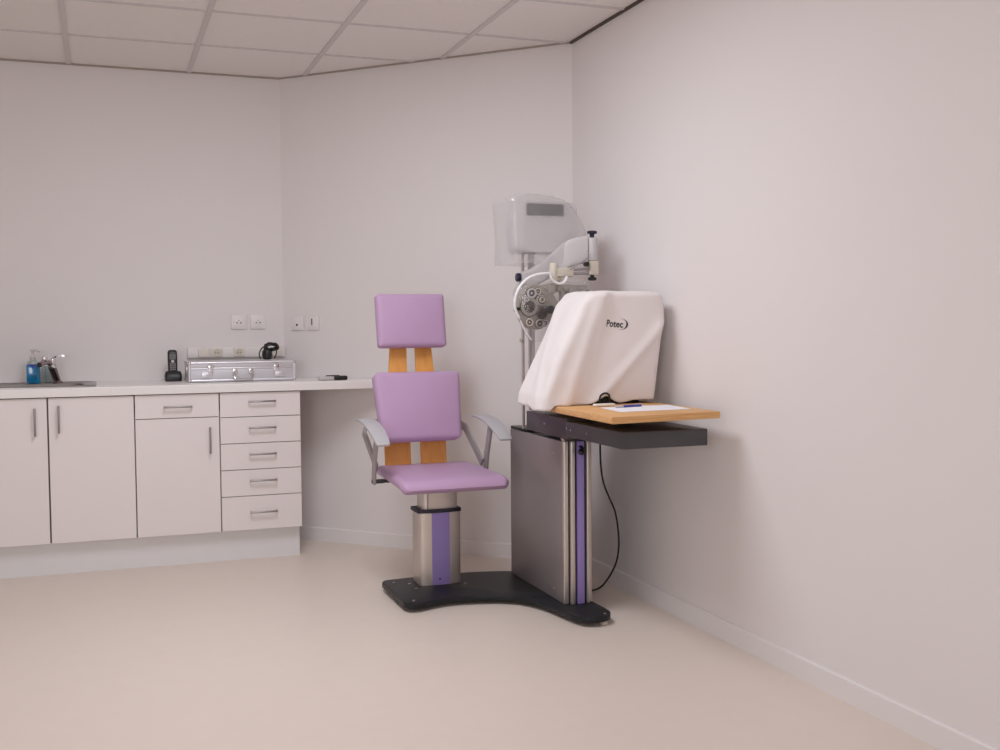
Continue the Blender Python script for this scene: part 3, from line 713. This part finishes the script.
def half(cx, cz, mirror):
    bm = NB(); n = 40; R = 0.093
    prof = []
    for k in range(n):
        a = 2*PI*k/n; r = R*(1+0.10*max(0, math.cos(a-2.2 if not mirror else a-0.94))+0.05*math.cos(3*a))
        prof.append((r*math.cos(a), r*math.sin(a)*1.0))
    loft(bm, [[V((cx+x*s, y, cz+z*s)) for x, z in prof] for y, s in ((PYF+0.045, 0.95), (PYF+0.038, 1), (PYF+0.008, 1), (PYF, 0.96))])
    b = obj('lens_housing', bm, 'phor', t, angle=40)
    sx = -1 if mirror else 1
    def ring(dx, dz, r, h, m_, name):
        bm = NB(); c_ = (cx+sx*dx, PYF+0.001, cz+dz)
        if r > 0.012:
            k_ = bmesh.new(); lathe(k_, c_, (0, -1, 0), [(r*1.09, 0), (r*1.09, h*0.45), (r*0.98, h*0.5)], 22); obj('dial_ring', k_, 'brown', b)
        cyl(bm, V(c_)+V((0, -h*0.4, 0)), V(c_)+V((0, -h*0.62, 0)), r*0.22, n=10)
        lathe(bm, c_, (0, -1, 0), [(r, 0), (r, h*0.8), (r*0.9, h), (r*0.7, h), (r*0.62, h*0.45), (r*0.001, h*0.45)], 22); obj(name, bm, m_, b)
    ring(-0.042, 0.004, 0.040, 0.010, 'phor', 'dial'); ring(0.012, 0.032, 0.026, 0.014, 'phor', 'dial')
    ring(0.012, 0.034, 0.013, 0.020, 'ivory', 'dial'); ring(0.014, -0.024, 0.023, 0.016, 'brown', 'dial'); ring(0.014, -0.024, 0.012, 0.024, 'brown', 'dial')
    ring(-0.034, 0.062, 0.022, 0.016, 'casedge', 'dial'); ring(-0.004, 0.070, 0.015, 0.012, 'ivory', 'dial')
    ring(0.004, -0.068, 0.021, 0.014, 'phor', 'dial'); ring(0.030, -0.066, 0.014, 0.012, 'casedge', 'dial'); ring(-0.043, -0.062, 0.018, 0.010, 'ivory', 'dial')
    ring(-0.058, 0.036, 0.012, 0.014, 'casedge', 'dial')
    bm = NB(); lathe(bm, (cx+sx*0.050, PYF+0.001, cz-0.008), (0, -1, 0), [(0.017, 0), (0.017, 0.022), (0.014, 0.025)], 20); obj('knob', bm, 'black', b)
    bm = NB(); lathe(bm, (cx-sx*0.040, PYF-0.004, cz+0.002), (0, -1, 0), [(0.010, 0), (0.010, 0.010), (0.006, 0.011), (0.005, 0.006)], 18); obj('eyepiece', bm, 'brown', b)
    bm = NB(); box(bm, (cx-sx*0.094-0.010, PYF, cz-0.018), (cx-sx*0.094+0.022, PYF+0.03, cz+0.010), 0.004); 
    obj('side_clip', bm, 'phor', b)
    bm = NB(); box(bm, (cx-sx*0.092-0.008, PYF-0.006, cz-0.012), (cx-sx*0.092+0.006, PYF+0.002, cz+0.002), 0.002); obj('level_window', bm, 'black', b)
half(1.756, 1.262, False); half(1.960, 1.252, True)
bm = NB(); box(bm, (1.862, 4.31, 1.27), (1.882, 4.335, 1.335), 0.004); obj('centre_post', bm, 'phor', t)
# clear bag over the phoropter, gathered at a white rim
t = thing('clear_dust_bag', 'clear plastic dust bag with white rim hung over the phoropter', 'dust bag', (1.85, 4.33, 1.13))
bm = NB(); rings = []
for k in range(19):
    s = k/18; z = 1.115+0.262*s
    hw = 0.098+0.058*math.sin(min(1, s*1.25)*PI/2)*(1 if s < 0.8 else 1-2.2*(s-0.8))-0.030*(1-s)
    cxx = 1.797+0.015*s
    ring = []
    for i in range(40):
        a = 2*PI*i/40
        q = noise.noise(V((math.cos(a)*2.2, math.sin(a)*2.2, s*5)))*0.006
        ring.append(V((cxx+(hw+q)*math.copysign(abs(math.cos(a))**0.8, math.cos(a))*(1.06 if math.cos(a) < 0 else 1.55), 4.330+(0.062+q)*math.copysign(abs(math.sin(a))**0.7, math.sin(a))*(0.9 if math.sin(a) < 0 else 0.60), z+q)))
    rings.append(ring)
vr = [[bm.verts.new(p) for p in r] for r in rings]
for a, b in zip(vr[:-1], vr[1:]):
    for i in range(40): bm.faces.new((a[i], a[(i+1) % 40], b[(i+1) % 40], b[i]))
obj('film', bm, 'clear', t, angle=80)
bm = NB(); yb = 4.272
tube(bm, [(1.660, yb+0.01, 1.215), (1.640, yb+0.005, 1.255), (1.636, yb, 1.290), (1.646, yb, 1.328), (1.668, yb, 1.362), (1.700, yb, 1.388), (1.740, yb, 1.402), (1.782, yb, 1.407), (1.798, yb, 1.405), (1.802, yb, 1.388), (1.820, yb, 1.370), (1.846, yb, 1.364), (1.866, yb, 1.374), (1.876, yb, 1.396)], 0.0060, 10)
obj('rim', bm, 'rim', t)
bm = NB(); tube(bm, [(1.660, yb+0.01, 1.215), (1.685, yb+0.01, 1.165), (1.715, yb+0.012, 1.125)], 0.0035, 8); obj('hem', bm, 'rim', t)

# ------------------------------------------------------------------ chart projector under a milky bag on the pole top
t = thing('chart_projector', 'pale chart projector on top of the pole, seen through milky plastic', 'projector', (1.84, 4.45, 1.50))
bm = NB()
loft(bm, [[V((x, 4.365, z)) for x, z in rrect(1.715, 1.965, 1.505, 1.722, 0.03, 5)], [V((x, 4.545, z)) for x, z in rrect(1.705, 1.955, 1.505, 1.722, 0.03, 5)]])
pb = obj('housing', bm, 'lgrey', t)
bm = NB(); box(bm, (1.728, 4.3595, 1.662), (1.900, 4.3645, 1.712), 0.002); obj('display_window', bm, 'window', t)
bm = NB()
for k in range(4): 
    strap(bm, [(1.742+k*0.012, 4.357, 1.668), (1.756+k*0.012, 4.357, 1.706)], (1, 0, 0), 0.004, 0.003)
obj('louvre', bm, 'greyscreen', t)
bm = NB(); cyl(bm, (1.768, 4.437, 1.4998), (1.768, 4.437, 1.5205), 0.03, n=20); obj('mount', bm, 'black', t)
# bag
bm = NB(); N = 64; rings = []
def bagring(z, s):
    xl = 1.645+0.004*math.sin(s*5); xr = 2.005
    if s > 0.45: xr = 2.005-0.10*((s-0.45)/0.55)**1.8
    if s < 0.35: xr = 2.005-0.09*((0.35-s)/0.35)
    fr = 4.325; bk = 4.575
    pts = rrect(xl, xr, fr, bk, 0.025, 4)
    # resample evenly
    L = [0]; pp = pts+[pts[0]]
    for a, b in zip(pp[:-1], pp[1:]): L.append(L[-1]+math.hypot(b[0]-a[0], b[1]-a[1]))
    out = []
    for i in range(N):
        d = L[-1]*i/N
        j = max(k for k in range(len(L)-1) if L[k] <= d); f = (d-L[j])/max(1e-9, L[j+1]-L[j])
        x = pp[j][0]+(pp[j+1][0]-pp[j][0])*f; y = pp[j][1]+(pp[j+1][1]-pp[j][1])*f
        q = noise.noise(V((x*9, y*9, z*6)))
        zt = z
        out.append(V((x+0.006*q, y+0.010*noise.noise(V((x*7+3, z*7, 2.2))), zt+0.006*q)))
    return out
nl = 16
for k in range(nl+1):
    s = k/nl; rings.append(bagring(1.452+0.278*s, s))
top = rings[-1]; cx_ = sum(p.x for p in top)/N; cy_ = sum(p.y for p in top)/N
for f, dz in ((0.86, 0.012), (0.62, 0.024), (0.3, 0.029), (0.05, 0.030)):
    rings.append([V((cx_+(p.x-cx_)*f-0.01*(1-f), cy_+(p.y-cy_)*f, p.z+dz-0.0*(p.x-cx_))) for p in top])
vr = [[bm.verts.new(p) for p in r] for r in rings]
for a, b in zip(vr[:-1], vr[1:]):
    for i in range(N): bm.faces.new((a[i], a[(i+1) % N], b[(i+1) % N], b[i]))
bm.faces.new(vr[-1])
tag(obj('milky_dust_bag', bm, 'milky', angle=80), 'milky translucent plastic bag pulled over the projector at the pole top', 'dust bag')

# ------------------------------------------------------------------ white cloth cover with printed lettering
def lerp(a, b, t): return a+(b-a)*t
def interp(tab, z):
    for (a, fa), (b, fb) in zip(tab[:-1], tab[1:]):
        if z <= b: return lerp(fa, fb, max(0, (z-a)/(b-a)))
    return tab[-1][1]
XLt = [(0.86, 1.580), (0.92, 1.588), (1.0, 1.622), (1.105, 1.672), (1.20, 1.722), (1.27, 1.757), (1.30, 1.784), (1.316, 1.812)]
XRt = [(0.86, 2.090), (1.0, 2.106), (1.15, 2.126), (1.25, 2.132), (1.30, 2.122), (1.316, 2.10)]
def cover_mesh():
    bm = NB(); NN = 160; rings = []
    nz = 44
    def ringpts(z, grow=0.0):
        xl = interp(XLt, z)+grow; xr = interp(XRt, z)-grow; yf = 3.862+grow; yb = 4.135-grow
        r = 0.035
        pts = rrect(xl, xr, yf, yb, r, 6); pp = pts+[pts[0]]; L = [0]
        for a, b in zip(pp[:-1], pp[1:]): L.append(L[-1]+math.hypot(b[0]-a[0], b[1]-a[1]))
        out = []; 
        for i in range(NN):
            d = L[-1]*i/NN
            j = max(k for k in range(len(L)-1) if L[k] <= d); f = (d-L[j])/max(1e-9, L[j+1]-L[j])
            out.append((lerp(pp[j][0], pp[j+1][0], f), lerp(pp[j][1], pp[j+1][1], f)))
        return out, xl, xr, yf, yb
    def deform(x, y, z):
        yf = 3.862
        front = max(0, 1-abs(y-yf)/0.05)
        d = 0.0
        # slack fold from the upper right edge down to the hem
        u = (x-1.84)*0.29-(z-0.905)*0.28      # >0 to the lower right of the line
        u /= 0.403
        d += 0.016*math.exp(-(u/0.022)**2)-0.014*max(0, min(1, u/0.05))
        # long soft fold beside the front-left corner
        c = x-(1.70+(z-0.9)*0.36)
        d += 0.014*math.exp(-(c/0.030)**2)-0.016*math.exp(-((c-0.075)/0.045)**2)*max(0, min(1, (1.26-z)/0.12))
        c2 = x-(1.83+(z-1.1)*0.15)
        d += 0.006*math.exp(-(c2/0.02)**2)*max(0, min(1, (z-1.0)/0.1))
        d += 0.010*noise.noise(V((x*5, z*4, 1.7)))+0.003*noise.noise(V((x*16, z*14, 4.1)))
        nx_ = 0.0
        left = max(0, min(1, (1.80-x)/0.05))*(1-front)
        nl_ = 0.008*noise.noise(V((y*8, z*5, 7.0)))+0.006*math.exp(-(((y-4.0)-(z-1.05)*0.5)/0.03)**2)-0.004
        return V((x-left*nl_, y-front*d, z))
    for k in range(nz+1):
        s = k/nz; pts, xl, xr, yf, yb = ringpts(0.874+(1.300-0.874)*s)
        ring = []
        for x, y in pts:
            hem = 0.8745
            if y < 3.95:
                hem += 0.032*math.exp(-((x-1.858)/0.045)**2)+0.012*max(0, min(1, (x-1.93)/0.06))
            if x < 1.640: hem = 0.8745-0.020*max(0, min(1, (1.640-x)/0.015))
            hem += (0.002*math.sin(x*40+y*60)+0.014*max(0, min(1, (y-3.93)/0.1))) if x < 1.63 else 0
            z = hem+(1.300-hem)*s
            ring.append(deform(x, y, z))
        rings.append(ring)
    for g, z in ((0.004, 1.309), (0.012, 1.317), (0.030, 1.321), (0.065, 1.322), (0.10, 1.3215)):
        pts = ringpts(1.300, g)[0]
        rings.append([deform(x, y, z)+V((0, 0, 0.004*noise.noise(V((x*12, y*12, 0))))) for x, y in pts])
    vr = [[bm.verts.new(p) for p in r] for r in rings]
    for a, b in zip(vr[:-1], vr[1:]):
        for i in range(NN): bm.faces.new((a[i], a[(i+1) % NN], b[(i+1) % NN], b[i]))
    bm.faces.new(vr[-1])
    return bm
t = thing('dust_cover', 'white cloth dust cover with dark printed lettering draped on the wooden table', 'dust cover', (1.86, 4.0, 0.872))
bmc = cover_mesh(); bmesh.ops.recalc_face_normals(bmc, faces=bmc.faces[:]); bvh = BVHTree.FromBMesh(bmc)
cv = obj('cloth', bmc, 'cover', t, angle=80)
sm = cv.modifiers.new('thickness', 'SOLIDIFY'); sm.thickness = 0.0025; sm.offset = -1
# printed word and crescent, laid on the cloth
cu = bpy.data.curves.new('print', 'FONT'); cu.body = 'Potec'; cu.size = 0.0375; cu.align_x = 'LEFT'; cu.resolution_u = 4; cu.offset = 0.0009; cu.space_character = 1.02
tob = bpy.data.objects.new('print_tmp', cu); COL.objects.link(tob)
dg = bpy.context.evaluated_depsgraph_get()
me = bpy.data.meshes.new_from_object(tob.evaluated_get(dg)); bpy.data.objects.remove(tob)
bt = bmesh.new(); bt.from_mesh(me); bpy.data.meshes.remove(me)
bmesh.ops.triangulate(bt, faces=bt.faces[:])
bmesh.ops.subdivide_edges(bt, edges=[e for e in bt.edges if e.calc_length() > 0.008], cuts=1, use_grid_fill=False)
def lay(bm, ox, oz, rot, sxx=1.0):
    c, s = math.cos(rot), math.sin(rot)
    for v in bm.verts:
        x = ox+(v.co.x*sxx*c-v.co.y*s); z = oz+(v.co.x*sxx*s+v.co.y*c)
        hit = bvh.ray_cast(V((x, 3.5, z)), V((0, 1, 0)))
        yy = hit[0].y if hit[0] else 3.86
        v.co = V((x, yy-0.0012, z))
lay(bt, 1.866, 1.182, -0.085, 0.80); obj('lettering', bt, 'ink', t, shade=False)
bt = bmesh.new(); n = 28; o_, i_ = [], []
for k in range(n+1):
    a = lerp(-2.0, 1.75, k/n); o_.append(bt.verts.new((0.030*math.cos(a), 0.022*math.sin(a), 0)))
    wv = 0.0075*max(0.06, math.cos((a+0.1)/1.9*PI/2))
    i_.append(bt.verts.new((0.030*math.cos(a)-wv*max(0.2, math.cos(a)), 0.022*math.sin(a)-wv*0.3*math.sin(a), 0)))
for k in range(n): bt.faces.new((o_[k], o_[k+1], i_[k+1], i_[k]))
lay(bt, 1.928, 1.190, -0.12); obj('crescent_print', bt, 'ink', t, shade=False)
# black foot of the covered instrument
t = thing('instrument_foot', 'black foot showing under the raised hem of the white cover', 'instrument base', (1.88, 4.0, 0.872))
bm = NB(); prism(bm, rrect(1.72, 2.04, 3.905, 4.10, 0.03, 5), 0.8725, 0.912, 0.006); obj('foot_block', bm, 'black', t)
bm = NB(); tube(bm, [(1.824, 3.848, 0.8765), (1.824, 3.843, 0.895), (1.828, 3.838, 0.912), (1.844, 3.835, 0.920), (1.860, 3.836, 0.914), (1.865, 3.841, 0.897), (1.864, 3.848, 0.8765)], 0.0040, 10)
obj_l = obj('cord_loop', bm, 'black'); tag(obj_l, 'small loop of black cord standing on the table before the cover', 'cord')

# ------------------------------------------------------------------ things on the table
bm = NB()
prism(bm, [(1.752, 3.515), (2.052, 3.530), (2.072, 3.745), (1.772, 3.730)], 0.8724, 0.8732); 
tag(obj('paper_sheet', bm, 'paper', shade=False), 'blank white paper sheet lying on the wooden table', 'paper')
t = thing('pen', 'blue pen with pale grip lying on the white paper', 'pen', (1.91, 3.72, 0.8732))
a = V((1.812, 3.685, 0.8778)); b = V((1.938, 3.712, 0.8778)); d = (b-a).normalized()
bm = NB(); cyl(bm, a+d*0.040, b, 0.0046, n=14, bev=0.001); cp = obj('barrel', bm, 'blue', t)
bm = NB(); cyl(bm, a+d*0.006, a+d*0.040, 0.0044, n=14); cyl(bm, a, a+d*0.006, 0.0012, 0.0040, n=12); obj('grip', bm, 'devgrey', t)
bm = NB(); cyl(bm, b, b+d*0.006, 0.003, n=12); strap(bm, [b+V((0, 0, 0.0062))-d*0.035, b+V((0, 0, 0.0062))], d.cross(V((0, 0, 1))), 0.003, 0.0015); obj('clip', bm, 'white', t)
bm = NB(); tt = bmesh.new(); box(tt, (-0.045, -0.014, 0), (0.045, 0.014, 0.011), 0.005, 3)
for v in tt.verts: v.co = Matrix.Rotation(0.1, 3, 'Z') @ v.co+V((1.815, 3.785, 0.8724))
join(bm, tt); tag(obj('eraser', bm, 'cream'), 'small cream eraser on the table by the black cord loop', 'eraser')

# power cord hanging behind the stand
bm = NB(); tube(bm, [(1.972, 4.15, 0.728), (1.972, 4.15, 0.64), (1.978, 4.15, 0.56), (1.992, 4.15, 0.50), (2.018, 4.155, 0.445), (2.046, 4.16, 0.385), (2.062, 4.165, 0.31), (2.068, 4.17, 0.235), (2.062, 4.18, 0.165), (2.055, 4.23, 0.095), (2.045, 4.29, 0.035), (2.02, 4.33, 0.0085), (1.99, 4.355, 0.012), (1.95, 4.38, 0.035), (1.88, 4.40, 0.07)], 0.0042, 10, 5)
tag(obj('power_cable', bm, 'black'), 'thin black power cord hanging from the arm down behind the stand', 'cord')

# ------------------------------------------------------------------ light: recessed ceiling luminaire of the room, plus added fill
def area(x, y, e, sx=0.58, sy=1.18, col=(0.97, 1.0, 1.072)):
    l = bpy.data.lights.new('ceiling_lamp', 'AREA'); l.shape = 'RECTANGLE'; l.size = sx; l.size_y = sy; l.energy = e; l.color = col
    o = bpy.data.objects.new('ceiling_lamp', l); COL.objects.link(o); o.location = (x, y, H-0.012); return o
area(0.60, 3.72, 30); area(-0.43, 0.7, 6)  # the second, weaker one is added to fill the chair front
# added soft fill from behind the camera; no window is built there
l = bpy.data.lights.new('rear_fill', 'AREA'); l.shape = 'RECTANGLE'; l.size = 2.4; l.size_y = 1.4; l.energy = 76; l.color = (0.975, 1.0, 1.055)
o = bpy.data.objects.new('rear_fill', l); COL.objects.link(o); o.location = (-1.2, YF+0.05, 1.55)
o.rotation_euler = (math.radians(90), 0, math.radians(-30))
W = bpy.data.worlds.new('World'); S.world = W; W.use_nodes = True
W.node_tree.nodes['Background'].inputs[0].default_value = (1, 0.96, 0.94, 1); W.node_tree.nodes['Background'].inputs[1].default_value = 0.05

# ------------------------------------------------------------------ camera
F_, TH, PH, RO, CH = 1082.763, 0.3514, 0.0475, -0.0078, 1.1958
F = V((math.sin(TH)*math.cos(PH), math.cos(TH)*math.cos(PH), -math.sin(PH))); R = V((math.cos(TH), -math.sin(TH), 0)); U = R.cross(F)
R2 = math.cos(RO)*R+math.sin(RO)*U; U2 = -math.sin(RO)*R+math.cos(RO)*U
cam = bpy.data.cameras.new('camera'); cam.sensor_width = 36; cam.sensor_fit = 'HORIZONTAL'; cam.lens = F_/1000*36; cam.clip_start = 0.05
co = bpy.data.objects.new('camera', cam); COL.objects.link(co)
mw = Matrix((R2, U2, -F)).transposed().to_4x4(); mw.translation = V((0, 0, CH)); co.matrix_world = mw
S.camera = co
S.view_settings.view_transform = 'Standard'; S.view_settings.look = 'None'; S.view_settings.gamma = 1.0
S.view_settings.exposure = -0.10; S.view_settings.use_curve_mapping = False
S.cycles.use_denoising = True; S.cycles.max_bounces = 8; S.cycles.diffuse_bounces = 5; S.cycles.transparent_max_bounces = 12
